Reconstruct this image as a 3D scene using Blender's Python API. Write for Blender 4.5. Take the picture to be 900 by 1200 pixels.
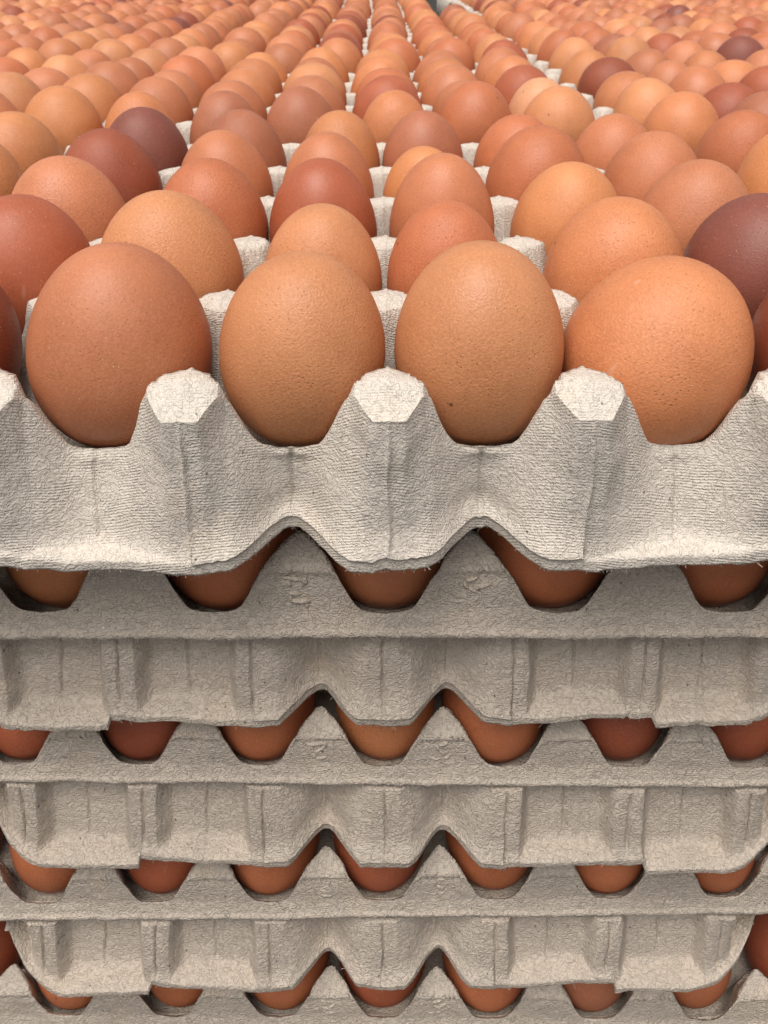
import bpy, math, random
import numpy as np
from mathutils import Vector, Matrix, Euler, noise as mnoise

R = math.radians
scene = bpy.context.scene
for o in list(bpy.data.objects):
    bpy.data.objects.remove(o)

# ------------------------------------------------------------------ camera
P = 0.051            # egg pitch of the big trays on top
Q = 0.0408           # egg pitch of the trays lower in the stack
cam = bpy.data.cameras.new('camera')
cam_o = bpy.data.objects.new('camera', cam)
scene.collection.objects.link(cam_o)
CAM = Vector((0.0, -0.1785, 0.1044))
PITCH = R(18.0)
cam_o.location = CAM
cam_o.rotation_euler = (R(90) - PITCH, 0, 0)
cam.sensor_fit = 'VERTICAL'
cam.sensor_height = 36.0
cam.lens = 940 / 1200 * 36.0
cam.shift_y = -(600 - 245) / 1200
cam.clip_start = 0.005
cam.clip_end = 200
cam.dof.use_dof = True
cam.dof.focus_distance = 0.24
cam.dof.aperture_fstop = 34
scene.camera = cam_o

# ------------------------------------------------------------------ sky, sun, exposure
SUN_EL, SUN_AZ = 68, 207          # azimuth measured clockwise from +Y
world = bpy.data.worlds.new('World')
scene.world = world
world.use_nodes = True
wt = world.node_tree
wt.nodes.clear()
w_out = wt.nodes.new('ShaderNodeOutputWorld')
w_bg = wt.nodes.new('ShaderNodeBackground')
w_sky = wt.nodes.new('ShaderNodeTexSky')
w_sky.sky_type = 'NISHITA'
w_sky.sun_disc = False
w_sky.sun_elevation = R(SUN_EL)
w_sky.sun_rotation = R(SUN_AZ)
w_sky.air_density = 1.0
w_sky.dust_density = 4.0
w_sky.ozone_density = 1.0
w_hsv = wt.nodes.new('ShaderNodeHueSaturation')
w_hsv.inputs['Saturation'].default_value = 0.12   # overcast: the cloud takes the blue out
wt.links.new(w_sky.outputs[0], w_hsv.inputs['Color'])
wt.links.new(w_hsv.outputs[0], w_bg.inputs[0])
w_bg.inputs[1].default_value = 0.066
wt.links.new(w_bg.outputs[0], w_out.inputs[0])

sun = bpy.data.lights.new('sun', 'SUN')
sun.energy = 1.5
sun.angle = R(45)
sun.color = (1.0, 0.955, 0.89)
sun_o = bpy.data.objects.new('sun', sun)
scene.collection.objects.link(sun_o)
sd = Vector((math.sin(R(SUN_AZ)) * math.cos(R(SUN_EL)), math.cos(R(SUN_AZ)) * math.cos(R(SUN_EL)), math.sin(R(SUN_EL))))
sun_o.rotation_euler = sd.to_track_quat('Z', 'Y').to_euler()
sun_o.location = (0, 0, 3)

vs = scene.view_settings
vs.view_transform = 'Standard'
vs.look = 'None'
vs.gamma = 1
vs.use_curve_mapping = False
vs.exposure = 0.90

scene.cycles.adaptive_threshold = 0.02
scene.cycles.max_bounces = 4
scene.cycles.diffuse_bounces = 3
scene.cycles.glossy_bounces = 1
scene.cycles.caustics_reflective = False
scene.cycles.caustics_refractive = False

# ------------------------------------------------------------------ helpers
C = scene.collection.objects

def lin(c):
    return tuple(((v / 255) / 12.92 if v / 255 <= 0.04045 else ((v / 255 + 0.055) / 1.055) ** 2.4) for v in c)

def tag(o, label=None, cat=None, group=None, kind=None):
    if label: o['label'] = label
    if cat: o['category'] = cat
    if group: o['group'] = group
    if kind: o['kind'] = kind
    return o

def empty(name, loc, rz=0, size=0.02):
    o = bpy.data.objects.new(name, None)
    o.empty_display_size = size
    o.location = loc
    o.rotation_euler = (0, 0, rz)
    C.link(o)
    return o

def link_mesh(name, me, mat, parent=None):
    o = bpy.data.objects.new(name, me)
    if mat and not me.materials: me.materials.append(mat)
    C.link(o)
    if parent: o.parent = parent
    return o

def smooth(t):
    t = np.clip(t, 0, 1)
    return t * t * (3 - 2 * t)

def lerp(a, b, t):
    return a + (b - a) * t

def fbm(pts, scale, seed, octaves=2):
    out = np.empty(len(pts))
    off = Vector((seed * 13.7, seed * 7.3, seed * 3.1))
    for i, p in enumerate(pts):
        v = Vector(p) * scale + off
        a = mnoise.noise(v)
        if octaves > 1: a += 0.5 * mnoise.noise(v * 2.1)
        out[i] = a
    return out

def grid_faces(nr, nc):
    r, c = np.meshgrid(np.arange(nr - 1), np.arange(nc - 1), indexing='ij')
    a = (r * nc + c).ravel()
    return np.stack([a, a + 1, a + nc + 1, a + nc], axis=1)

def vert_normals(V, F):
    n = np.cross(V[F[:, 2]] - V[F[:, 0]], V[F[:, 3]] - V[F[:, 1]])
    N = np.zeros_like(V)
    for k in range(4): np.add.at(N, F[:, k], n)
    return N / np.maximum(np.linalg.norm(N, axis=1, keepdims=True), 1e-12)

def sub_mesh(name, V, F, N, mask):
    """one part cut out of a sheet, keeping the sheet's own normals so that no seam shows"""
    f = F[mask]
    used, invx = np.unique(f, return_inverse=True)
    f = invx.reshape(f.shape)
    me = bpy.data.meshes.new(name)
    me.from_pydata(V[used].tolist(), [], f.tolist())
    me.polygons.foreach_set('use_smooth', [True] * len(me.polygons))
    me.update()
    if N is not None:
        me.normals_split_custom_set_from_vertices([tuple(x) for x in N[used]])
    return me

# ------------------------------------------------------------------ materials
class NT:
    def __init__(s, name):
        s.m = bpy.data.materials.new(name); s.m.use_nodes = True
        s.t = s.m.node_tree; s.t.nodes.clear()
    def n(s, kind, **kw):
        nd = s.t.nodes.new(kind)
        for k, v in kw.items():
            if k in nd.inputs: nd.inputs[k].default_value = v
            else: setattr(nd, k, v)
        return nd
    def l(s, a, b): s.t.links.new(a, b)
    def math(s, op, a, b=None, c=None, clamp=False):
        nd = s.t.nodes.new('ShaderNodeMath'); nd.operation = op; nd.use_clamp = clamp
        for i, v in enumerate((a, b, c)):
            if v is None: continue
            if isinstance(v, (int, float)): nd.inputs[i].default_value = v
            else: s.l(v, nd.inputs[i])
        return nd.outputs[0]
    def ramp(s, fac, lo, hi, a=0.0, b=1.0):
        nd = s.n('ShaderNodeMapRange'); nd.inputs[1].default_value = lo; nd.inputs[2].default_value = hi
        nd.inputs[3].default_value = a; nd.inputs[4].default_value = b; nd.clamp = True
        s.l(fac, nd.inputs[0]); return nd.outputs[0]
    def mix(s, fac, a, b, mode='MIX'):
        nd = s.n('ShaderNodeMix'); nd.data_type = 'RGBA'; nd.blend_type = mode
        for v, i in ((fac, 0), (a, 6), (b, 7)):
            if isinstance(v, (int, float)): nd.inputs[i].default_value = v
            elif isinstance(v, tuple): nd.inputs[i].default_value = (*v[:3], 1)
            else: s.l(v, nd.inputs[i])
        return nd.outputs[2]

def mp_fl(s, co):
    mp = s.n('ShaderNodeMapping'); mp.inputs['Scale'].default_value = (1, 1, 0.55); mp.inputs['Rotation'].default_value = (0.5, 0.9, 0.3)
    s.l(co, mp.inputs[0]); return mp.outputs[0]

def pulp_material(name, base, weave, worm):
    s = NT(name)
    tc = s.n('ShaderNodeTexCoord')
    oi = s.n('ShaderNodeObjectInfo')
    co = tc.outputs['Object']
    def noise(scale, detail=3, rough=0.55, vec=None, dist=0.0):
        nd = s.n('ShaderNodeTexNoise'); nd.inputs['Scale'].default_value = scale
        nd.inputs['Detail'].default_value = detail; nd.inputs['Roughness'].default_value = rough
        nd.inputs['Distortion'].default_value = dist
        s.l(vec or co, nd.inputs['Vector']); return nd.outputs['Fac']
    # wire-screen weave left by the mould: fine wavering lines round the wall
    wob = noise(140, 1)
    sep = s.n('ShaderNodeSeparateXYZ'); s.l(co, sep.inputs[0])
    ph = s.math('ADD', s.math('MULTIPLY', s.math('ADD', sep.outputs['Z'], s.math('MULTIPLY', sep.outputs['Y'], 0.8)), 2 * math.pi / 0.0009), s.math('MULTIPLY', wob, 11.0))
    ph = s.math('ADD', ph, s.math('MULTIPLY', s.math('ABSOLUTE', sep.outputs['X']), 700.0))
    lines = s.math('MULTIPLY', s.math('ADD', s.math('SINE', ph), 1.0), 0.5)
    patch = s.ramp(noise(80, 1), 0.36, 0.60)
    lines = s.math('MULTIPLY', lines, patch)
    # matted fibres: ridges of a warped noise
    wv = noise(520, 1, 0.5, None, 1.3)
    worms = s.math('SUBTRACT', 1.0, s.math('MULTIPLY', s.math('ABSOLUTE', s.math('SUBTRACT', wv, 0.5)), 8.0), clamp=True)
    wv2 = noise(1000, 1, 0.5)
    coarse = noise(190, 2, 0.6)
    h = s.math('ADD', s.math('MULTIPLY', lines, weave), s.math('MULTIPLY', worms, worm))
    h = s.math('ADD', h, s.math('MULTIPLY', wv2, worm * 1.3))
    h = s.math('ADD', h, s.math('MULTIPLY', coarse, 1.3))
    bump = s.n('ShaderNodeBump'); bump.inputs['Strength'].default_value = 1.0
    bump.inputs['Distance'].default_value = 0.00022
    s.l(h, bump.inputs['Height'])
    # colour: grey-beige pulp, mottled, of paler and darker fibres, with flecks of print and bark
    mot = noise(38, 3, 0.6)
    c1 = s.mix(s.ramp(mot, 0.3, 0.7), tuple(v * 0.90 for v in base), tuple(min(1, v * 1.06) for v in base))
    warm = s.ramp(mot, 0.55, 0.70, 0, 0.4)
    c1 = s.mix(warm, c1, (base[0] * 1.0, base[1] * 0.91, base[2] * 0.79))
    mpf = s.n('ShaderNodeMapping'); mpf.inputs['Location'].default_value = (3.1, 1.7, 9.2); s.l(co, mpf.inputs[0])
    fb = noise(560, 1, 0.5, mpf.outputs[0], 1.4)
    ridge = s.math('SUBTRACT', 1.0, s.math('MULTIPLY', s.math('ABSOLUTE', s.math('SUBTRACT', fb, 0.5)), 9.0), clamp=True)
    c1 = s.mix(s.math('MULTIPLY', ridge, 0.45), c1, tuple(min(1, v * 1.22) for v in base))
    c1 = s.mix(s.ramp(fb, 0.62, 0.74, 0, 0.45), c1, tuple(v * 0.62 for v in base))
    fl = s.n('ShaderNodeTexVoronoi'); fl.inputs['Scale'].default_value = 300; s.l(mp_fl(s, co), fl.inputs['Vector'])
    spot = s.ramp(fl.outputs['Distance'], 0.06, 0.12, 1, 0)
    sepc = s.n('ShaderNodeSeparateColor'); s.l(fl.outputs['Color'], sepc.inputs[0])
    c1 = s.mix(s.math('MULTIPLY', spot, s.ramp(sepc.outputs[0], 0.66, 0.70, 0, 0.75)), c1, (0.09, 0.07, 0.055))
    c1 = s.mix(s.math('MULTIPLY', spot, s.ramp(sepc.outputs[1], 0.75, 0.8, 0, 0.6)), c1, (0.8, 0.73, 0.63))
    b = s.n('ShaderNodeBsdfPrincipled')
    s.l(c1, b.inputs['Base Color']); b.inputs['Roughness'].default_value = 0.93
    b.inputs['Specular IOR Level'].default_value = 0.12
    s.l(bump.outputs[0], b.inputs['Normal'])
    o = s.n('ShaderNodeOutputMaterial'); s.l(b.outputs[0], o.inputs[0])
    return s.m

def egg_material(name, attr=False):
    s = NT(name)
    tc = s.n('ShaderNodeTexCoord')
    oi = s.n('ShaderNodeObjectInfo')
    off = s.n('ShaderNodeVectorMath', operation='ADD')
    rv = s.n('ShaderNodeCombineXYZ')
    for k, m in enumerate((7.1, 3.7, 5.3)): s.l(s.math('MULTIPLY', oi.outputs['Random'], m), rv.inputs[k])
    s.l(tc.outputs['Object'], off.inputs[0]); s.l(rv.outputs[0], off.inputs[1])
    co = off.outputs[0]
    if attr:
        at = s.n('ShaderNodeAttribute'); at.attribute_name = 'shell'; col = at.outputs['Color']
    else:
        col = oi.outputs['Color']
    def noise(scale, detail=3, rough=0.55, dist=0.0):
        nd = s.n('ShaderNodeTexNoise'); nd.inputs['Scale'].default_value = scale
        nd.inputs['Detail'].default_value = detail; nd.inputs['Roughness'].default_value = rough
        nd.inputs['Distortion'].default_value = dist
        s.l(co, nd.inputs['Vector']); return nd.outputs['Fac']
    mott = noise(60, 2, 0.6)
    c = s.mix(s.ramp(mott, 0.3, 0.7), s.mix(1.0, col, (0.90, 0.86, 0.82), 'MULTIPLY'), s.mix(1.0, col, (1.06, 1.06, 1.06), 'MULTIPLY'))
    fine = noise(1300, 1, 0.6)
    c = s.mix(s.ramp(fine, 0.42, 0.66, 0, 0.38), c, s.mix(1.0, col, (1.3, 1.38, 1.45), 'MULTIPLY'))
    # pores, freckles
    v = s.n('ShaderNodeTexVoronoi'); v.inputs['Scale'].default_value = 950; s.l(co, v.inputs['Vector'])
    sc_ = s.n('ShaderNodeSeparateColor'); s.l(v.outputs['Color'], sc_.inputs[0])
    pore = s.math('MULTIPLY', s.ramp(v.outputs['Distance'], 0.10, 0.30, 1, 0), s.ramp(sc_.outputs[0], 0.45, 0.55))
    grainy = s.ramp(noise(45, 1), 0.35, 0.65, 0.25, 1.0)
    pore = s.math('MULTIPLY', pore, grainy)
    c = s.mix(s.math('MULTIPLY', pore, 0.60), c, s.mix(1.0, col, (0.5, 0.42, 0.38), 'MULTIPLY'))
    pale = s.math('MULTIPLY', s.ramp(v.outputs['Distance'], 0.08, 0.2, 1, 0), s.ramp(sc_.outputs[1], 0.80, 0.84))
    c = s.mix(s.math('MULTIPLY', pale, 0.45), c, (0.85, 0.62, 0.42))
    v2 = s.n('ShaderNodeTexVoronoi'); v2.inputs['Scale'].default_value = 75; s.l(co, v2.inputs['Vector'])
    s2 = s.n('ShaderNodeSeparateColor'); s.l(v2.outputs['Color'], s2.inputs[0])
    frk = s.math('MULTIPLY', s.ramp(v2.outputs['Distance'], 0.03, 0.06, 1, 0), s.ramp(s2.outputs[0], 0.84, 0.86))
    c = s.mix(s.math('MULTIPLY', frk, 0.8), c, (0.07, 0.025, 0.012))
    # chalky bloom in patches, a few rubbed marks
    bloom = noise(28, 2, 0.5)
    c = s.mix(s.ramp(bloom, 0.50, 0.70, 0, 0.7), c, s.mix(1.0, c, (1.12, 1.17, 1.22), 'MULTIPLY'))
    mps = s.n('ShaderNodeMapping'); mps.inputs['Scale'].default_value = (1, 1, 0.12); mps.inputs['Rotation'].default_value = (0.7, 0.4, 0.2)
    s.l(co, mps.inputs[0])
    sn = s.n('ShaderNodeTexNoise'); sn.inputs['Scale'].default_value = 210; sn.inputs['Detail'].default_value = 1; s.l(mps.outputs[0], sn.inputs['Vector'])
    c = s.mix(s.ramp(sn.outputs['Fac'], 0.79, 0.82, 0, 0.16), c, (0.8, 0.6, 0.45))
    h = s.math('ADD', s.math('MULTIPLY', noise(1700, 1, 0.55), 1.0), s.math('MULTIPLY', pore, -0.8))
    h = s.math('ADD', h, s.math('MULTIPLY', pale, 0.8))
    bump = s.n('ShaderNodeBump'); bump.inputs['Distance'].default_value = 0.00020
    s.l(s.ramp(oi.outputs['Random'], 0, 1, 0.2, 1.0), bump.inputs['Strength'])
    s.l(h, bump.inputs['Height'])
    b = s.n('ShaderNodeBsdfPrincipled')
    s.l(c, b.inputs['Base Color'])
    s.l(s.ramp(bloom, 0.3, 0.7, 0.42, 0.58), b.inputs['Roughness'])
    b.inputs['Specular IOR Level'].default_value = 0.45
    s.l(bump.outputs[0], b.inputs['Normal'])
    o = s.n('ShaderNodeOutputMaterial'); s.l(b.outputs[0], o.inputs[0])
    return s.m

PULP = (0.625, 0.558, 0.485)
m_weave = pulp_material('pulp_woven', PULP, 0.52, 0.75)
m_rough = pulp_material('pulp_matted', tuple(v * f for v, f in zip(PULP, (0.79, 0.755, 0.725))), 0.25, 1.0)  # lower trays' pulp: browner tone, with some of the stack's shade darkened in
m_egg = egg_material('eggshell')
m_egg_far = egg_material('eggshell_far', True)

def ground_material():
    s = NT('dark_floor')
    tc = s.n('ShaderNodeTexCoord')
    nd = s.n('ShaderNodeTexNoise'); nd.inputs['Scale'].default_value = 9; nd.inputs['Detail'].default_value = 8
    s.l(tc.outputs['Object'], nd.inputs['Vector'])
    c = s.mix(nd.outputs['Fac'], (0.03, 0.028, 0.026), (0.085, 0.08, 0.075))
    b = s.n('ShaderNodeBsdfPrincipled'); s.l(c, b.inputs['Base Color']); b.inputs['Roughness'].default_value = 1.0; b.inputs['Specular IOR Level'].default_value = 0.0
    o = s.n('ShaderNodeOutputMaterial'); s.l(b.outputs[0], o.inputs[0])
    return s.m

# ------------------------------------------------------------------ ground
GZ = -0.345
me = bpy.data.meshes.new('ground')
me.from_pydata([(-60, -60, GZ), (60, -60, GZ), (60, 60, GZ), (-60, 60, GZ)], [], [(0, 1, 2, 3)])
tag(link_mesh('ground', me, ground_material()), kind='structure')

# ------------------------------------------------------------------ tray shapes (in units of one egg pitch)
CAP = 0.18
def post_height(dx, dy):
    """moulded cell sheet: flat-topped faceted posts at the grid points, cups between"""
    # the round cups cut the posts to diamonds with their points towards the saddles
    q = (0.35 * np.maximum(dx, dy) + 0.46 * (dx + dy)) / 0.81
    z = -np.interp(q, [0, CAP, CAP + 0.045, 0.5, 0.9], [0, 0, 0.18, 0.66, 1.2])
    z = z + 0.03 * np.clip(1 - q / CAP, 0, 1)
    return np.maximum(z, -0.84 + 0.1 * (z + 0.84)), q

def x_samples(x0, x1, base, seams=True):
    """columns across a tray, closer together at the mould seams"""
    xs = set(np.round(np.arange(x0, x1 + 1e-6, 1.0 / base), 5))
    if seams:
        for k in range(int(math.floor(x0 * 2)), int(math.ceil(x1 * 2)) + 1):
            c = k / 2
            for d in (-0.026, -0.016, -0.008, 0, 0.008, 0.016, 0.026) + ((0.075, 0.11, 0.12, 0.135, 0.16, 0.175, 0.19, 0.205, -0.075, -0.11, -0.12, -0.135, -0.16, -0.175, -0.19, -0.205) if k % 2 == 0 else ()):
                if x0 < c + d < x1: xs.add(round(c + d, 5))
    xs = sorted(xs)
    out = [xs[0]]
    for x in xs[1:]:
        if x - out[-1] > 0.0045: out.append(x)
    return np.array(out)

def make_fibres(name, edge, pitch, seed, count, mat, parent):
    """loose hairs of torn pulp along a lower edge"""
    rnd = random.Random(seed)
    V, F = [], []
    for _ in range(count):
        b = Vector(edge[rnd.randrange(len(edge))])
        L = rnd.uniform(0.008, 0.022) * pitch * (1.8 if rnd.random() < 0.10 else 1)
        w = rnd.uniform(0.0020, 0.0045) * pitch
        d = Vector((rnd.uniform(-1, 1), rnd.uniform(-0.9, 0.1), rnd.uniform(-1.0, 0.15))).normalized()
        bend = Vector((rnd.uniform(-1, 1), rnd.uniform(-0.5, 0.5), rnd.uniform(-1, 0.5))) * 1.3
        side = d.cross(Vector((0, 1, 0.2))).normalized()
        up = d.cross(side).normalized()
        s0 = len(V)
        b = b - d * 0.006 * pitch
        for k in range(4):
            t = k / 3
            c = b + (d * t + bend * t * t * 0.5) * L
            r = w * (1 - 0.75 * t)
            for a in (0, 2.094, 4.189):
                V.append(tuple(c + side * (math.cos(a) * r) + up * (math.sin(a) * r)))
        for k in range(3):
            for a in range(3):
                F.append((s0 + k * 3 + a, s0 + k * 3 + (a + 1) % 3, s0 + (k + 1) * 3 + (a + 1) % 3, s0 + (k + 1) * 3 + a))
    me = bpy.data.meshes.new(name)
    me.from_pydata(V, [], F)
    o = link_mesh(name, me, mat, parent)
    o['kind'] = 'stuff'
    return o

def tray_deep(pitch, loc, rz, depth, seed, mat, label, group, base=18, rows_per=18, caps=False, hairs=140, flat=False, hgt=0.985):
    """tray shown from the side whose wall reaches down to a wavy rim with two arches in the middle"""
    root = tag(empty('egg_tray', loc, rz), label, 'egg tray', group)
    XE = 3.44
    xs = x_samples(-XE, XE, base)
    ax = np.abs(xs)
    near = np.round(xs)
    dx = np.abs(xs - near)
    e = np.clip((ax - 2.72) / 0.72, 0, 1)
    inner = ax < 1.0
    # plan of the top edge: ridges at the posts, V-shaped bays between
    bay = smooth((dx - 0.11) / 0.33) * 0.15 + np.clip((dx - 0.11) / 0.37, 0, 1) * 0.85
    yf = np.interp(dx, [0, 0.085, 0.195, 0.40, 0.5], [-0.180, -0.175, -0.01, 0.075, 0.08]) if not flat else np.where(ax < 1.0, lerp(-0.045, 0.22, np.clip((dx - 0.13) / 0.34, 0, 1)), lerp(-0.045, 0.13, smooth((dx - 0.10) / 0.11)))
    fine = np.array([mnoise.noise(Vector((x * 19, seed * 4.4, 2))) for x in xs])
    # --- cell sheet
    dense = 2 if caps else 1
    ys = np.unique(np.round(np.concatenate([np.arange(0, 0.5, 0.5 / (12 * dense)), np.arange(0.5, min(depth, 1.4), 1.0 / (rows_per * dense)),
                                            np.arange(min(depth, 1.4), depth + 1e-6, 1.0 / rows_per)]), 5))
    Y = ys[:, None] + yf[None, :] * np.clip(1 - ys[:, None] / 0.6, 0, None)
    X = np.repeat(xs[None, :], len(ys), 0)
    DX = np.repeat(dx[None, :], len(ys), 0)
    DY = np.abs(Y - np.round(Y))
    Z, QQ = post_height(DX, np.where(Y < 0, DY * 0.45, DY))      # the front caps reach forward
    Z = Z - 0.62 * np.maximum(0, -Y) * (QQ < 0.4)
    if flat:
        Z = Z * 0.02
    else:
        # cut edge of the sheet along the front: sloping shoulders, level saddles
        edge_z = np.interp(dx + fine * 0.008, [0.0, 0.085, 0.195, 0.208, 0.235, 0.285, 0.32, 0.355, 0.41, 0.5], [-0.112, -0.108, -0.045, -0.072, -0.15, -0.275, -0.345, -0.385, -0.405, -0.410])
        w = smooth(ys / 0.16)[:, None]
        Z = lerp(Z, lerp(edge_z[None, :], np.minimum(Z, lerp(edge_z[None, :] - 0.02, Z, smooth((ys - 0.1) / 0.35)[:, None])), w), smooth((DX - 0.185) / 0.03))
    # seam lines across the caps
    Z = Z + 0.005 * np.exp(-(DX / 0.010) ** 2) * (QQ < 0.3)
    side = np.clip((ax - 3.18) / 0.2, 0, 1)
    Z = Z - 0.35 * side[None, :] ** 1.5
    zt, yt = Z[0], Y[0]
    # --- wall rows below the top edge
    srn = random.Random(seed * 31)
    st = np.where(xs < 0, 2.09 + srn.uniform(-0.07, 0.07), 2.09 + srn.uniform(-0.07, 0.07))
    arch = np.where(inner, 0.8 * smooth((dx - 0.19) / 0.30) + 0.2 * np.clip((dx - 0.19) / 0.29, 0, 1), 0.0)
    wob = np.array([mnoise.noise(Vector((x * 2.2, seed * 5.1, 0))) * 0.026 + mnoise.noise(Vector((x * 9, seed * 5.1, 3))) * 0.008
                    + mnoise.noise(Vector((x * 31, seed * 5.1, 7))) * 0.006 + mnoise.noise(Vector((x * 75, seed * 5.1, 9))) * 0.005 for x in xs])
    zb = -hgt + 0.05 * arch + wob
    zb = zb - 0.018 * np.exp(-(dx / 0.16) ** 2) * (ax < 2.5)
    trn = random.Random(seed * 7 + 1)
    for _ in range(14):         # places where the rim has torn or been crushed
        c0, wd, dp = trn.uniform(-3, 3), trn.uniform(0.02, 0.09), trn.uniform(-0.014, 0.03)
        zb = zb + dp * np.clip(1 - np.abs(xs - c0) / wd, 0, 1)
    lift = np.where((ax > 1.15) & (ax < st), srn.uniform(0.055, 0.08) * np.clip((ax - 1.15) / 0.96, 0, 1) ** 1.6, 0.0)
    zb = zb + lift - np.where(ax >= st, 0.012, 0)
    zb = zb + 0.88 * hgt * e ** 2.6
    zl = zb + 0.095
    ridge_y = -0.135
    wall_b = np.where(inner, lerp(ridge_y, 0.13, arch), lerp(ridge_y, 0.0, smooth((dx - 0.10) / 0.11)) if flat else lerp(ridge_y, -0.06, np.clip((dx - 0.11) / 0.32, 0, 1)))
    lip_y = np.where(inner, wall_b - 0.035, -0.165 - np.where(ax >= st, 0.03, 0.0))
    corner = 0.34 * e ** 2.5
    wall_b = wall_b + corner
    lip_y = lip_y + corner * 1.05
    rows = []
    NW = 22
    ts = np.linspace(0, 1, NW + 1)[1:]
    ts = np.concatenate([[0.012, 0.028], ts])
    for t in ts:
        y = lerp(yt + corner * t, wall_b, t ** 0.85)
        # small roll just under the saddle edge, flare towards the rim
        roll = np.exp(-((t - 0.10) / 0.05) ** 2) * 0.016 * (not flat) * np.clip((dx - 0.36) / 0.1, 0, 1)
        fl = np.where(inner, 0.055 * np.clip((t - 0.72) / 0.28, 0, 1) ** 2, 0.015 * np.clip((t - 0.9) / 0.1, 0, 1) ** 2)
        seam = ((-0.030 if flat else 0.022) * np.exp(-(dx / 0.009) ** 2) - (0.022 if flat else 0.020) * np.exp(-((dx - 0.5) / 0.010) ** 2)) * min(1, t * 8) * min(1, (1.02 - t) * 8)
        rows.append((y - roll - fl - seam, lerp(zt, zl, t)))
    yl = rows[-1][0]
    for a, dz in ((0.12, -0.004), (0.50, -0.012), (0.90, -0.022), (1.0, -0.032), (1.015, -0.042), (1.02, -0.078)):
        rows.append((lerp(yl, lip_y, a), zl + dz))
    rows.append((lip_y + 0.004, zb + 0.004))
    rows.append((lip_y + 0.022, zb - 0.004))
    rows.append((lip_y + 0.048, zb + 0.006))
    n_out = len(rows)
    inner_y = np.maximum(lip_y + 0.05, yl + 0.05)
    rows.append((inner_y, zb + 0.09))
    for t in (0.7, 0.4, 0.1):
        rows.append((lerp(yt, wall_b, t) + 0.05, lerp(zt, zl, t) - 0.02))
    WY = np.array([r[0] for r in rows]); WZ = np.array([r[1] for r in rows])
    WX = np.repeat(xs[None, :], len(rows), 0) * (1 + 0.0 * WY)
    # one continuous sheet: wall from its hidden inner face up to the edge, then the cells
    Xa = np.concatenate([WX[::-1], X]); Ya = np.concatenate([WY[::-1], Y]); Za = np.concatenate([WZ[::-1], Z])
    nr, nc = Xa.shape
    V = np.stack([Xa.ravel(), Ya.ravel(), Za.ravel()], 1)
    F = grid_faces(nr, nc)
    V[:, 0] += fbm(V, 3.2, seed + 5, 2) * 0.016      # nothing moulded from pulp is quite straight
    N = vert_normals(V, F)
    V = V + N * (fbm(V, 3.0, seed, 2) * 0.010 + fbm(V, 14, seed + 1, 1) * 0.003 + fbm(V, 36, seed + 2, 1) * 0.0016)[:, None]
    frow = np.repeat(np.arange(nr - 1), nc - 1)
    nw = len(rows)
    N = vert_normals(V, F[frow < nw])
    N_cells = vert_normals(V, F[frow >= nw])
    Vm = V * pitch
    in_rim = (frow >= nw - n_out - 1) & (frow < nw - n_out + 8)
    in_sheet = frow >= nw
    in_back = frow < nw - n_out - 1
    fc = V[F].mean(1)
    if caps:
        fd = np.abs(fc[:, 0] - np.round(fc[:, 0])); fdy = np.abs(fc[:, 1] - np.round(fc[:, 1]))
        oo = (0.35 * np.maximum(fd, fdy) + 0.46 * (fd + fdy)) / 0.81
        cap_mask = in_sheet & (oo < CAP + 0.01)
        ci = np.round(fc[:, 0]).astype(int); cj = np.round(fc[:, 1]).astype(int)
        for i in range(-3, 4):
            for j in range(0, int(depth) + 1):
                mk = cap_mask & (ci == i) & (cj == j)
                if mk.sum() > 3:
                    link_mesh('peak_cap', sub_mesh('peak_cap', Vm, F, N_cells, mk), mat, root)
        in_sheet = in_sheet & ~cap_mask
    link_mesh('cell_sheet', sub_mesh('cell_sheet', Vm, F, N_cells, in_sheet), mat, root)
    wall_mask = (~in_rim) & (frow < nw)
    link_mesh('front_wall', sub_mesh('front_wall', Vm, F, N, wall_mask), mat, root)
    link_mesh('rim', sub_mesh('rim', Vm, F, N, in_rim), mat, root)
    edge = Vm.reshape(nr, nc, 3)[nw - n_out + 1]
    make_fibres('torn_fibres', [tuple(v) for v in edge], pitch, seed, hairs, mat, root)
    return root

def emboss(name, strokes, pitch, centre, mat, parent):
    """raised moulding mark: soft ridges half sunk in the tab"""
    V, F = [], []
    nu, nv = 10, 6
    for (u, w, a, b, ang, h) in strokes:
        s0 = len(V)
        for i in range(nv + 1):
            th = math.pi * i / nv
            for j in range(nu):
                ph = 2 * math.pi * j / nu
                x = math.sin(th) * math.cos(ph) * a; z = math.sin(th) * math.sin(ph) * b; y = math.cos(th) * h * 1.5
                V.append(((centre[0] + u + x * math.cos(ang) - z * math.sin(ang)) * pitch, (centre[1] + y) * pitch,
                          (centre[2] + w + x * math.sin(ang) + z * math.cos(ang)) * pitch))
        for i in range(nv):
            for j in range(nu):
                F.append((s0 + i * nu + j, s0 + i * nu + (j + 1) % nu, s0 + (i + 1) * nu + (j + 1) % nu, s0 + (i + 1) * nu + j))
    me = bpy.data.meshes.new(name); me.from_pydata(V, [], F)
    me.polygons.foreach_set('use_smooth', [True] * len(me.polygons))
    return link_mesh(name, me, mat, parent)

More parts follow.
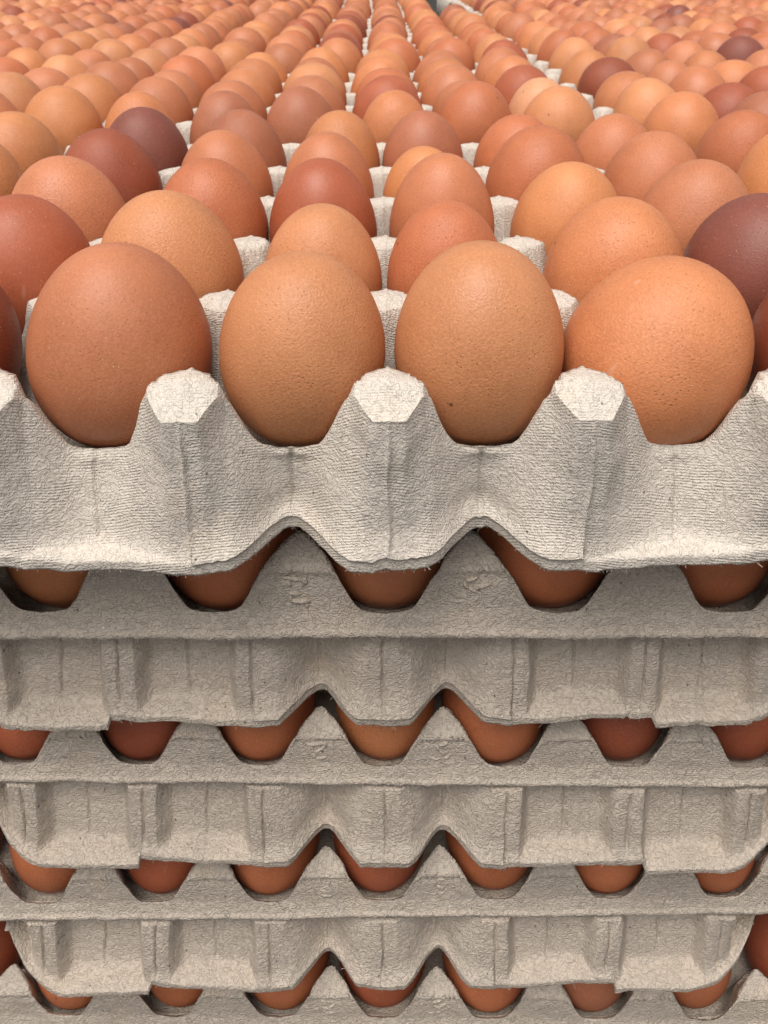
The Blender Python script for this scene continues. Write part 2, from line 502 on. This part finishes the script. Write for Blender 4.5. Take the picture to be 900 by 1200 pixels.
MARK_A = [(-0.03, -0.215, 0.075, 0.014, 0.05, 0.014), (0.035, -0.225, 0.016, 0.03, 0, 0.012), (-0.055, -0.245, 0.014, 0.03, 0.2, 0.010),
          (0.0, -0.285, 0.06, 0.012, 0.6, 0.013), (-0.03, -0.315, 0.05, 0.013, -0.1, 0.013), (0.0, -0.375, 0.07, 0.015, 0.0, 0.014),
          (0.045, -0.395, 0.02, 0.02, 0.3, 0.010), (-0.05, -0.355, 0.014, 0.03, 0.1, 0.009)]
MARK_B = [(0.0, -0.21, 0.05, 0.012, 0.35, 0.012), (0.055, -0.265, 0.065, 0.014, 0.5, 0.015), (0.0, -0.30, 0.035, 0.013, -0.5, 0.012),
          (-0.04, -0.265, 0.014, 0.04, 0.3, 0.010), (-0.075, -0.37, 0.07, 0.012, -0.15, 0.012), (0.02, -0.36, 0.03, 0.012, 0.7, 0.011)]

def worn_mark(strokes, seed):
    r = random.Random(seed)
    return [(u + r.uniform(-0.008, 0.008), w + r.uniform(-0.008, 0.008), a * r.uniform(0.8, 1.15), b * r.uniform(0.8, 1.3), g + r.uniform(-0.2, 0.2), h * r.uniform(0.5, 1.25))
            for (u, w, a, b, g, h) in strokes if r.random() > 0.12]

def tray_shallow(pitch, loc, rz, depth, seed, mat, label, group, half=3.5, base=16, hairs=90, marks=True, dip=-0.44, rim=-0.60):
    """tray shown from the side with upright tabs between the eggs and a straight rim below"""
    root = tag(empty('egg_tray', loc, rz), label, 'egg tray', group)
    XE = half + 0.22
    xs = x_samples(-XE, XE, base * 1.6, True)
    ax = np.abs(xs)
    dx = np.abs(xs - (np.floor(xs) + 0.5))
    e = np.clip((ax - (half - 0.1)) / 0.32, 0, 1)
    wv = np.array([mnoise.noise(Vector((x * 1.7, seed * 3.3, 1))) for x in xs])
    fine = np.array([mnoise.noise(Vector((x * 24, seed * 3.3, 5))) for x in xs])
    zt = np.interp(dx + wv * 0.012, [0, 0.035, 0.19, 0.215, 0.30, 0.335, 0.37, 0.42, 0.5], [0.0, -0.008, -0.128, -0.165, dip + 0.10, dip + 0.042, dip + 0.013, dip, dip - 0.006])
    zt = zt + fine * 0.004
    def yface(z):
        z = np.asarray(z)
        brow = -0.034 * np.exp(-((z + 0.150) / 0.020) ** 2) + 0.012 * np.exp(-((z + 0.19) / 0.022) ** 2)
        return np.interp(z, [rim, dip, -0.17, 0.0], [-0.055, -0.012, 0.0, 0.15]) + brow * (dx < 0.2)
    zr = rim + wv * 0.014 + fine * 0.006 + 0.06 * e
    corner = 0.30 * e ** 2
    rows = []
    for t in np.linspace(0, 1, 20):
        z = lerp(zt, zr + 0.05, t)
        rows.append((yface(z) + corner, z))
    for a, dz in ((-0.012, -0.012), (-0.020, -0.026), (-0.020, -0.048), (-0.004, -0.058), (0.03, -0.054)):
        rows.append((rows[19][0] + a, zr + 0.05 + dz))
    n_out = len(rows)
    rows.append((rows[19][0] + 0.06, zr + 0.07))
    rows.append((yface(zt) + 0.06 + corner, lerp(zt, zr, 0.5)))
    WY = np.array([r[0] for r in rows]); WZ = np.array([r[1] for r in rows])
    WX = np.repeat(xs[None, :], len(rows), 0)
    ys = np.concatenate([np.arange(0, 0.3, 0.025), np.arange(0.3, depth, 1 / 14)])[1:]
    y0 = WY[0]
    Y = ys[:, None] + y0[None, :] * np.clip(1 - ys[:, None] / 0.5, 0, None)
    DX = np.repeat(dx[None, :], len(ys), 0)
    DY = np.abs((Y - 0.10) - np.round(Y - 0.10))
    H, _ = post_height(DX, DY)
    w = smooth(ys / 0.10)[:, None]
    H = np.maximum(np.minimum(H * 1.15 - 0.30, zt[None, :] - 0.02), -0.64)
    Z = lerp(zt[None, :], H, w)
    X = np.repeat(xs[None, :], len(ys), 0)
    Xa = np.concatenate([WX[::-1], X]); Ya = np.concatenate([WY[::-1], Y]); Za = np.concatenate([WZ[::-1], Z])
    nr, nc = Xa.shape
    V = np.stack([Xa.ravel(), Ya.ravel(), Za.ravel()], 1)
    F = grid_faces(nr, nc)
    N = vert_normals(V, F)
    V = V + N * (fbm(V, 3.2, seed, 2) * 0.010 + fbm(V, 15, seed + 1, 1) * 0.005 + fbm(V, 38, seed + 2, 1) * 0.0018)[:, None]
    N = vert_normals(V, F)
    Vm = V * pitch
    frow = np.repeat(np.arange(nr - 1), nc - 1)
    nw = len(rows)
    fc = V[F].mean(1)
    in_sheet = frow >= nw - 1
    in_rim = (~in_sheet) & (frow < nw - 19)
    in_face = (~in_sheet) & (~in_rim)
    fdx = np.abs(fc[:, 0] - (np.floor(fc[:, 0]) + 0.5))
    link_mesh('cell_sheet', sub_mesh('cell_sheet', Vm, F, N, in_sheet), mat, root)
    k = np.floor(fc[:, 0]).astype(int)
    for i in range(int(math.floor(-XE)), int(math.ceil(XE))):
        mk = in_face & (k == i) & (fdx < 0.365)
        if mk.sum() < 20: continue
        tab = link_mesh('tab', sub_mesh('tab', Vm, F, N, mk), mat, root)
        if marks and i in (-1, 0):
            emboss('embossed_mark', worn_mark(MARK_A if i == -1 else MARK_B, seed * 2 + i), pitch, (i + 0.5, -0.002, 0), mat, tab)
    kb = np.round(fc[:, 0]).astype(int)
    for i in range(int(round(-XE)), int(round(XE)) + 1):
        mk = in_face & (fdx >= 0.365) & (kb == i)
        if mk.sum() > 3: link_mesh('saddle_band', sub_mesh('saddle_band', Vm, F, N, mk), mat, root)
    link_mesh('rim', sub_mesh('rim', Vm, F, N, in_rim), mat, root)
    edge = Vm.reshape(nr, nc, 3)[nw - n_out + 1]
    make_fibres('torn_fibres', [tuple(v) for v in edge], pitch, seed + 50, hairs, mat, root)
    return root

# ------------------------------------------------------------------ the stack of trays in front
PHI0 = R(0.5)
g_top = 'trays on top of the stacks'
g_stack = 'trays stacked below the top layer'
front = tray_deep(P, (0.0010, 0, 0), PHI0, 5.16, 1, m_weave, 'large beige pulp tray on top at the front, its wavy wall facing the viewer', g_top,
                  base=36, rows_per=26, caps=True, hairs=700)
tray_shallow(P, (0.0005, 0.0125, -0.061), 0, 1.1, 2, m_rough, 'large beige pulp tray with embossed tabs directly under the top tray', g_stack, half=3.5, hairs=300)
words_d = ['deep walled grey pulp tray, second wavy rim from the top', 'deep walled grey pulp tray, third wavy rim from the top',
           'deep walled grey pulp tray, fourth wavy rim, near the bottom edge', 'grey pulp tray at the very bottom, below the lowest straight rim']
words_s = ['grey pulp tray with tabs, second straight rim from the top', 'grey pulp tray with tabs, third straight rim from the top',
           'grey pulp tray with tabs, lowest straight rim of the stack']
ZD = [-0.0932, -0.1628, -0.2283, -0.2945]
HD = [0.845, 0.715, 0.675, 0.70]
ZS = [-0.1365, -0.2020, -0.2680]
XD = [-0.0004, 0.0003, -0.0006, 0.0]
XS_ = [-0.0006, -0.0003, 0.0]
for k in range(4):
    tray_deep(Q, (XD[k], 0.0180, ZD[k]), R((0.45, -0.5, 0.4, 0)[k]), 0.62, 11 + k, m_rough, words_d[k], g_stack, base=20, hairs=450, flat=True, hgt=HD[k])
for k in range(3):
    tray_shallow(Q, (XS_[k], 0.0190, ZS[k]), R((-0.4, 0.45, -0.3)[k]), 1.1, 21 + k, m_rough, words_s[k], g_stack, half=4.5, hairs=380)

# ------------------------------------------------------------------ trays of the field behind
def field_mesh(seed, res=21):
    xs = np.linspace(-3.14, 3.14, int(6.28 * res) + 1)
    ys = np.linspace(-0.14, 5.14, int(5.28 * res) + 1)
    X, Y = np.meshgrid(xs, ys)
    Z, _ = post_height(np.abs(X - np.round(X)), np.abs(Y - np.round(Y)))
    edge = np.maximum(np.abs(X) - 3.0, np.maximum(-Y, Y - 5.0))
    Z = Z - 0.6 * np.clip(edge - 0.03, 0, 1)
    # skirt all round, down to the rim
    Z = np.where((np.abs(X) > 3.135) | (Y < -0.135) | (Y > 5.135), Z - 0.12, Z)
    V = np.stack([X.ravel(), Y.ravel(), Z.ravel()], 1)
    F = grid_faces(len(ys), len(xs))
    V[:, 2] += fbm(V, 5, seed, 2) * 0.02
    V = V * P
    me = bpy.data.meshes.new('egg_tray')
    me.from_pydata(V.tolist(), [], F.tolist())
    me.polygons.foreach_set('use_smooth', [True] * len(me.polygons))
    me.materials.append(m_weave)
    return me
field_meshes = [field_mesh(31), field_mesh(32)]

PHI = R(1.5)
def tray_pose(i, j):
    """origin (front post line, middle) and turn of the tray in column i, row j of the top layer"""
    rr = random.Random(i * 91 + j * 17 + 5)
    if i == 0 and j == 0: return Vector((0.0010, 0, 0)), PHI0
    y = j * 5.36 * P
    x = i * 6.22 * P + 0.0010 - math.tan(PHI) * y
    if i == 0 and j == 1: x -= 0.28 * P
    elif j: x += rr.uniform(-0.08, 0.08) * P
    if j >= 4: x += (0.55 if i > 0 else -0.75) * P
    ph = PHI + (R(rr.uniform(-0.5, 0.5)) if j else 0)
    return Vector((x, y + (rr.uniform(-0.05, 0.05) * P if i else 0), rr.uniform(-0.03, 0.03) * P)), ph

def project(p):
    v = p - CAM
    zc = v.y * math.cos(PITCH) - v.z * math.sin(PITCH)
    yc = v.y * math.sin(PITCH) + v.z * math.cos(PITCH)
    if zc <= 0.01: return None
    return 450 + 940 * v.x / zc, 245 - 940 * yc / zc, zc

ORD = ['', 'first', 'second', 'third', 'fourth', 'fifth', 'sixth', 'seventh', 'eighth', 'ninth', 'tenth', 'eleventh', 'twelfth', 'thirteenth',
       'fourteenth', 'fifteenth', 'sixteenth', 'seventeenth', 'eighteenth', 'nineteenth', 'twentieth', 'twenty-first', 'twenty-second', 'twenty-third',
       'twenty-fourth', 'twenty-fifth', 'twenty-sixth', 'twenty-seventh', 'twenty-eighth', 'twenty-ninth', 'thirtieth', 'thirty-first', 'thirty-second',
       'thirty-third', 'thirty-fourth', 'thirty-fifth', 'thirty-sixth']

field = []       # (i, j, origin, turn)
for j in range(0, 7):
    for i in range(-4, 5):
        o, ph = tray_pose(i, j)
        vis = False
        for (u, w) in ((-3, 5), (3, 5), (-3, 2.5), (3, 2.5), (0, 5), (-3, 0), (3, 0), (0, 0)):
            q = project(o + Matrix.Rotation(ph, 3, 'Z') @ Vector((u * P, w * P, 0.4 * P)))
            if q and -40 < q[0] < 940 and q[1] > -40: vis = True
        if vis: field.append((i, j, o, ph))
for (i, j, o, ph) in field:
    if i == 0 and j == 0: continue
    t = link_mesh('egg_tray', field_meshes[(i + j) % 2], m_weave)
    t.location = o; t.rotation_euler = (0, 0, ph)
    where = 'in the middle column' if i == 0 else '%s column %s of the middle one' % (ORD[abs(i)], 'left' if i < 0 else 'right')
    tag(t, 'beige pulp tray full of eggs, %s tray back, %s' % (ORD[j + 1], where), 'egg tray', g_top)

# ------------------------------------------------------------------ eggs
SHELL = {
    'pale pinkish': (222, 168, 128), 'light tan': (216, 152, 106), 'yellowish tan': (216, 148, 98), 'orange tan': (210, 140, 95),
    'tan brown': (198, 130, 92), 'pinkish tan': (204, 136, 98), 'orange brown': (198, 123, 84), 'reddish orange': (186, 106, 74),
    'pinkish brown': (180, 116, 86), 'red brown': (160, 88, 62), 'dark red brown': (146, 78, 54), 'dark purple brown': (140, 82, 68)}
COMMON = ['light tan', 'yellowish tan', 'orange tan', 'orange tan', 'tan brown', 'tan brown', 'pinkish tan', 'orange brown', 'orange brown',
          'reddish orange', 'pinkish brown', 'pinkish tan', 'red brown', 'light tan', 'tan brown', 'orange brown', 'tan brown', 'pinkish tan', 'orange tan']

def egg_mesh(name, k, nu, nv):
    V, F = [(0, 0, 1.0)], []
    for i in range(1, nv):
        th = math.pi * i / nv
        u = math.cos(th)
        r = math.sin(th) ** 0.93 * (1 - k * u - 0.02 * u * u)
        for j in range(nu):
            a = 2 * math.pi * j / nu
            V.append((r * math.cos(a), r * math.sin(a), u))
    V.append((0, 0, -1.0))
    for j in range(nu): F.append((0, 1 + j, 1 + (j + 1) % nu))
    for i in range(nv - 2):
        for j in range(nu):
            a = 1 + i * nu + j; b = 1 + i * nu + (j + 1) % nu
            F.append((a, a + nu, b + nu, b))
    L = len(V) - 1
    for j in range(nu): F.append((L, 1 + (nv - 2) * nu + (j + 1) % nu, 1 + (nv - 2) * nu + j))
    return V, F

# shared shells: half a millimetre grid near the camera, coarser behind; made at real size so that grain keeps its scale
def shell_data(name, k, nu, nv, pitch):
    V, F = egg_mesh(name, k, nu, nv)
    me = bpy.data.meshes.new(name)
    me.from_pydata([(x * 0.465 * pitch, y * 0.465 * pitch, z * 0.545 * pitch) for x, y, z in V], [], F)
    me.polygons.foreach_set('use_smooth', [True] * len(me.polygons))
    me.materials.append(m_egg)
    return me
KS = [0.02, 0.06, 0.10, -0.03]
near_shells = [shell_data('egg', k, 72, 48, P) for k in KS]
mid_shells = [shell_data('egg', k, 32, 22, P) for k in KS]
low_shells = [shell_data('egg', k, 56, 36, Q) for k in KS]

# eggs one can recognise: (row, column): shell, width, height (times the usual), shift across, shift back, lift, lean across, lean back, shape
SPEC = {
    (0, -2.5): ('dark red brown', 0.95, 0.98, 0.0, 0, 0, 0, 0, 0),
    (0, -1.5): ('tan brown', 1.045, 1.06, 0.03, 0, 0.0, -3, 0, 2),
    (0, -0.5): ('light tan', 0.985, 1.02, 0.035, 0, -0.02, 2, 0, 0),
    (0, 0.5): ('light tan', 1.0, 1.06, 0.01, 0, 0.0, 3, 0, 1),
    (0, 1.5): ('orange tan', 1.05, 1.04, 0.0, 0, -0.06, 30, 0, 1),
    (0, 2.5): ('dark red brown', 0.98, 1.0, 0.02, 0, -0.03, 4, 0, 1),
    (1, -2.5): ('reddish orange', 1.0, 1.03, 0.08, 0, 0.0, 0, 0, 2),
    (1, -1.5): ('light tan', 1.02, 1.04, 0.06, 0, 0.02, -6, 0, 2),
    (1, -0.5): ('light tan', 0.86, 0.97, 0.08, 0, -0.01, 0, 0, 1),
    (1, 0.5): ('orange brown', 0.85, 0.98, -0.09, 0, 0.0, 0, 0, 1),
    (1, 1.5): ('orange tan', 0.98, 1.0, 0.04, 0, 0.0, 10, 0, 1),
    (1, 2.5): ('dark purple brown', 1.0, 1.0, 0.0, 0, 0.02, 12, 0, 1),
    (2, -2.5): ('pinkish tan', 0.98, 1.02, 0.02, 0, 0.02, -6, 0, 2),
    (2, -1.5): ('orange brown', 0.95, 1.02, 0.14, 0, 0.0, -2, 0, 2),
    (2, -0.5): ('reddish orange', 0.91, 1.02, 0.02, 0, 0.0, -2, 0, 2),
    (2, 0.5): ('tan brown', 0.89, 1.04, -0.04, 0, 0.02, 1, 0, 2),
    (2, 1.5): ('yellowish tan', 0.93, 1.0, -0.05, 0, -0.02, 8, 0, 1),
    (2, 2.5): ('pinkish tan', 0.95, 1.0, -0.04, 0, 0.0, 10, 0, 2),
    (3, -2.5): ('red brown', 0.97, 1.02, 0.03, 0, 0.02, -5, 0, 2),
    (3, -1.5): ('tan brown', 0.92, 1.0, 0.07, 0, 0.02, -3, 0, 2),
    (3, -0.5): ('tan brown', 0.90, 1.0, 0.0, 0, 0.0, 0, 0, 2),
    (3, 0.5): ('yellowish tan', 0.80, 0.92, -0.13, 0, -0.05, 0, 0, 1),
    (3, 1.5): ('orange brown', 0.99, 1.04, -0.10, 0, 0.02, 6, 0, 1),
    (3, 2.5): ('tan brown', 0.95, 1.0, -0.05, 0, 0.0, 8, 0, 1),
    (4, -2.5): ('dark purple brown', 0.95, 1.02, 0.08, 0, 0.02, -3, 0, 2),
    (4, -1.5): ('pinkish brown', 0.93, 1.02, 0.08, 0, 0.0, -3, 0, 2),
    (4, -0.5): ('yellowish tan', 0.88, 1.0, 0.07, 0, 0.0, 0, 0, 1),
    (4, 0.5): ('pinkish brown', 0.90, 1.0, -0.08, 0, 0.0, 0, 0, 1),
    (4, 1.5): ('orange brown', 0.93, 0.96, -0.12, 0, 0.0, 4, 0, 1),
    (4, 2.5): ('tan brown', 0.92, 0.96, -0.12, 0, 0.0, 4, 0, 1),
    (5, -0.5): ('pinkish brown', 0.95, 1.02, -0.06, 0, 0.03, -2, 0, 2),
    (5, 0.5): ('orange tan', 0.90, 1.0, 0.05, 0, 0.0, 0, 0, 1),
    (5, 1.5): ('orange brown', 1.0, 1.06, 0.0, 0, 0.04, 2, 0, 1),
    (5, 2.5): ('light tan', 0.98, 1.02, 0.0, 0, 0.02, 2, 0, 1),
    (5, -1.5): ('pinkish brown', 0.92, 1.0, 0.05, 0, 0.0, -2, 0, 2),
    (5, -2.5): ('orange tan', 0.92, 1.0, 0.05, 0, 0.0, -2, 0, 2),
    (6, 2.5): ('pale pinkish', 0.92, 0.98, 0.0, 0, 0.0, 2, 0, 1),
    (4, 3.5): ('orange brown', 0.95, 1.0, 0, 0, 0, 6, 0, 1), (3, 3.5): ('yellowish tan', 0.98, 1.04, 0, 0, 0.02, 8, 0, 1),
    (5, 3.5): ('orange tan', 0.97, 1.0, 0, 0, 0, 6, 0, 1), (5, 4.5): ('pinkish brown', 1.0, 1.0, 0, 0, 0, 6, 0, 1),
    (4, -3.5): ('yellowish tan', 0.98, 1.0, 0, 0, 0, -4, 0, 1), (5, -3.5): ('yellowish tan', 0.98, 1.0, 0, 0, 0.02, -4, 0, 1),
    (3, -3.5): ('yellowish tan', 0.98, 1.0, 0, 0, 0, -4, 0, 1), (6, -3.5): ('yellowish tan', 1.0, 1.02, 0, 0, 0, 0, 0, 1),
}

rnd = random.Random(77)
cells = []
for (i, j, o, ph) in field:
    rot = Matrix.Rotation(ph, 3, 'Z')
    for a in range(6):
        for b in range(5):
            row = j * 5 + b
            colm = i * 6 + a - 2.5
            spec = SPEC.get((row, colm))
            if spec is None:
                cn = rnd.choice(COMMON)
                if rnd.random() < 0.012: cn = 'dark purple brown'
                wdt = rnd.uniform(0.95, 1.03)
                spec = (cn, wdt, wdt * rnd.uniform(0.98, 1.05), rnd.uniform(-0.035, 0.035), rnd.uniform(-0.03, 0.03), rnd.uniform(-0.03, 0.03),
                        rnd.gauss(0, 5), rnd.gauss(0, 5), rnd.randrange(4))
            else:
                spec = spec[:7] + (rnd.gauss(0, 2.5),) + spec[8:]
            c = o + rot @ Vector(((a - 2.5 + spec[3]) * P, (b + 0.5 + spec[4]) * P, (-0.055 + spec[5] + (spec[2] - 1) * 0.4) * P))
            q = project(c + Vector((0, 0, 0.35 * P)))
            rad = 940 * 0.5 * P / q[2]
            if not (-rad < q[0] < 900 + rad) or q[1] < -rad * 0.7: continue
            cells.append((q[2], row, colm, c, spec, ph))
cells.sort(key=lambda t: t[0])

N_TOP = 270
def tint(name, r):
    base = SHELL[name]
    d = r.uniform(0.955, 1.045)
    g = sum(base) / 3
    return lin(tuple(max(0, min(255, v * d * f)) for v, f in zip(base, (0.92, 0.875, 0.85))))

for (zc, row, colm, c, sp, ph) in cells[:N_TOP]:
    me = (near_shells if row < 5 else mid_shells)[sp[8]]
    o = bpy.data.objects.new('egg', me); C.link(o)
    o.location = c
    o.scale = (sp[1], sp[1], sp[2])
    o.rotation_euler = Euler((R(sp[7]), R(sp[6]), rnd.uniform(0, 6.28)), 'ZYX').to_matrix().to_euler()
    spin = Matrix.Rotation(rnd.uniform(0, 6.28), 3, 'Z')
    o.rotation_euler = (Euler((R(sp[7]), R(sp[6]), 0)).to_matrix() @ spin).to_euler()
    o.color = (*tint(sp[0], rnd), 1)
    n = int(abs(colm) + 0.6)
    tag(o, '%s egg, %s row of the top layer, %s %s of centre seam' % (sp[0], ORD[row + 1], ORD[n], 'left' if colm < 0 else 'right'),
        'egg', 'eggs standing in the top layer of trays')

# the eggs farther back, one mass
V0, F0 = egg_mesh('egg', 0.05, 18, 12)
V0 = np.array(V0) * np.array([0.465 * P, 0.465 * P, 0.545 * P])
VV, FF, CC = [], [], []
for (zc, row, colm, c, sp, ph) in cells[N_TOP:]:
    m = np.array(Euler((R(sp[7]), R(sp[6]), 0)).to_matrix())
    s0 = sum(len(v) for v in VV)
    VV.append((V0 * np.array([sp[1], sp[1], sp[2]])) @ m.T + np.array(c))
    FF.extend([tuple(x + s0 for x in f) for f in F0])
    CC.extend([(*tint(sp[0], rnd), 1.0)] * len(V0))
if VV:
    me = bpy.data.meshes.new('distant_eggs')
    me.from_pydata(np.concatenate(VV).tolist(), [], FF)
    me.polygons.foreach_set('use_smooth', [True] * len(me.polygons))
    ca = me.color_attributes.new('shell', 'FLOAT_COLOR', 'POINT')
    ca.data.foreach_set('color', np.array(CC, dtype=np.float32).ravel())
    tag(link_mesh('distant_eggs', me, m_egg_far), 'brown eggs massed in the farthest rows of the top layer', 'eggs', kind='stuff')

# eggs seen in the sides of the stack
layers = [(P, (0.0005, 0.0125, -0.061), (-2, 3), 'under the top tray', ['orange tan', 'orange brown', 'tan brown', 'orange brown', 'orange brown'])]
nm = ['in the second gap of the stack', 'in the third gap of the stack', 'in the lowest gap of the stack']
lowcol = [['reddish orange', 'red brown', 'orange brown', 'orange tan', 'orange brown', 'red brown', 'red brown'],
          ['orange brown', 'reddish orange', 'orange brown', 'reddish orange', 'orange brown', 'orange brown', 'orange brown'],
          ['orange brown', 'orange brown', 'orange brown', 'reddish orange', 'orange brown', 'pinkish brown', 'orange brown']]
for k in range(3):
    layers.append((Q, (XS_[k], 0.0190, ZS[k]), (-4, 5), nm[k], ['red brown'] + lowcol[k] + ['red brown']))
for L, (pt, org, (a, b), where, cols) in enumerate(layers):
    for n, x in enumerate(range(a, b)):
        me = (near_shells if pt == P else low_shells)[(n + L) % 3]
        o = bpy.data.objects.new('egg', me); C.link(o)
        s = rnd.uniform(0.91, 0.96)
        o.scale = (s, s, s)
        o.location = Vector(org) + Vector(((x + rnd.uniform(-0.03, 0.03)) * pt, (0.475 + rnd.uniform(-0.02, 0.02)) * pt, (-0.225 if pt == P else -0.255) * pt))
        o.rotation_euler = (R(rnd.gauss(0, 4)), R(rnd.gauss(0, 4)), rnd.uniform(0, 6.28))
        o.color = (*tint(cols[n], rnd), 1)
        pos = 'right in the middle' if x == 0 else '%s %s of the middle' % (ORD[abs(x)], 'left' if x < 0 else 'right')
        tag(o, '%s egg %s, %s' % (cols[n], where, pos), 'egg', 'eggs peeking out between the stacked trays')
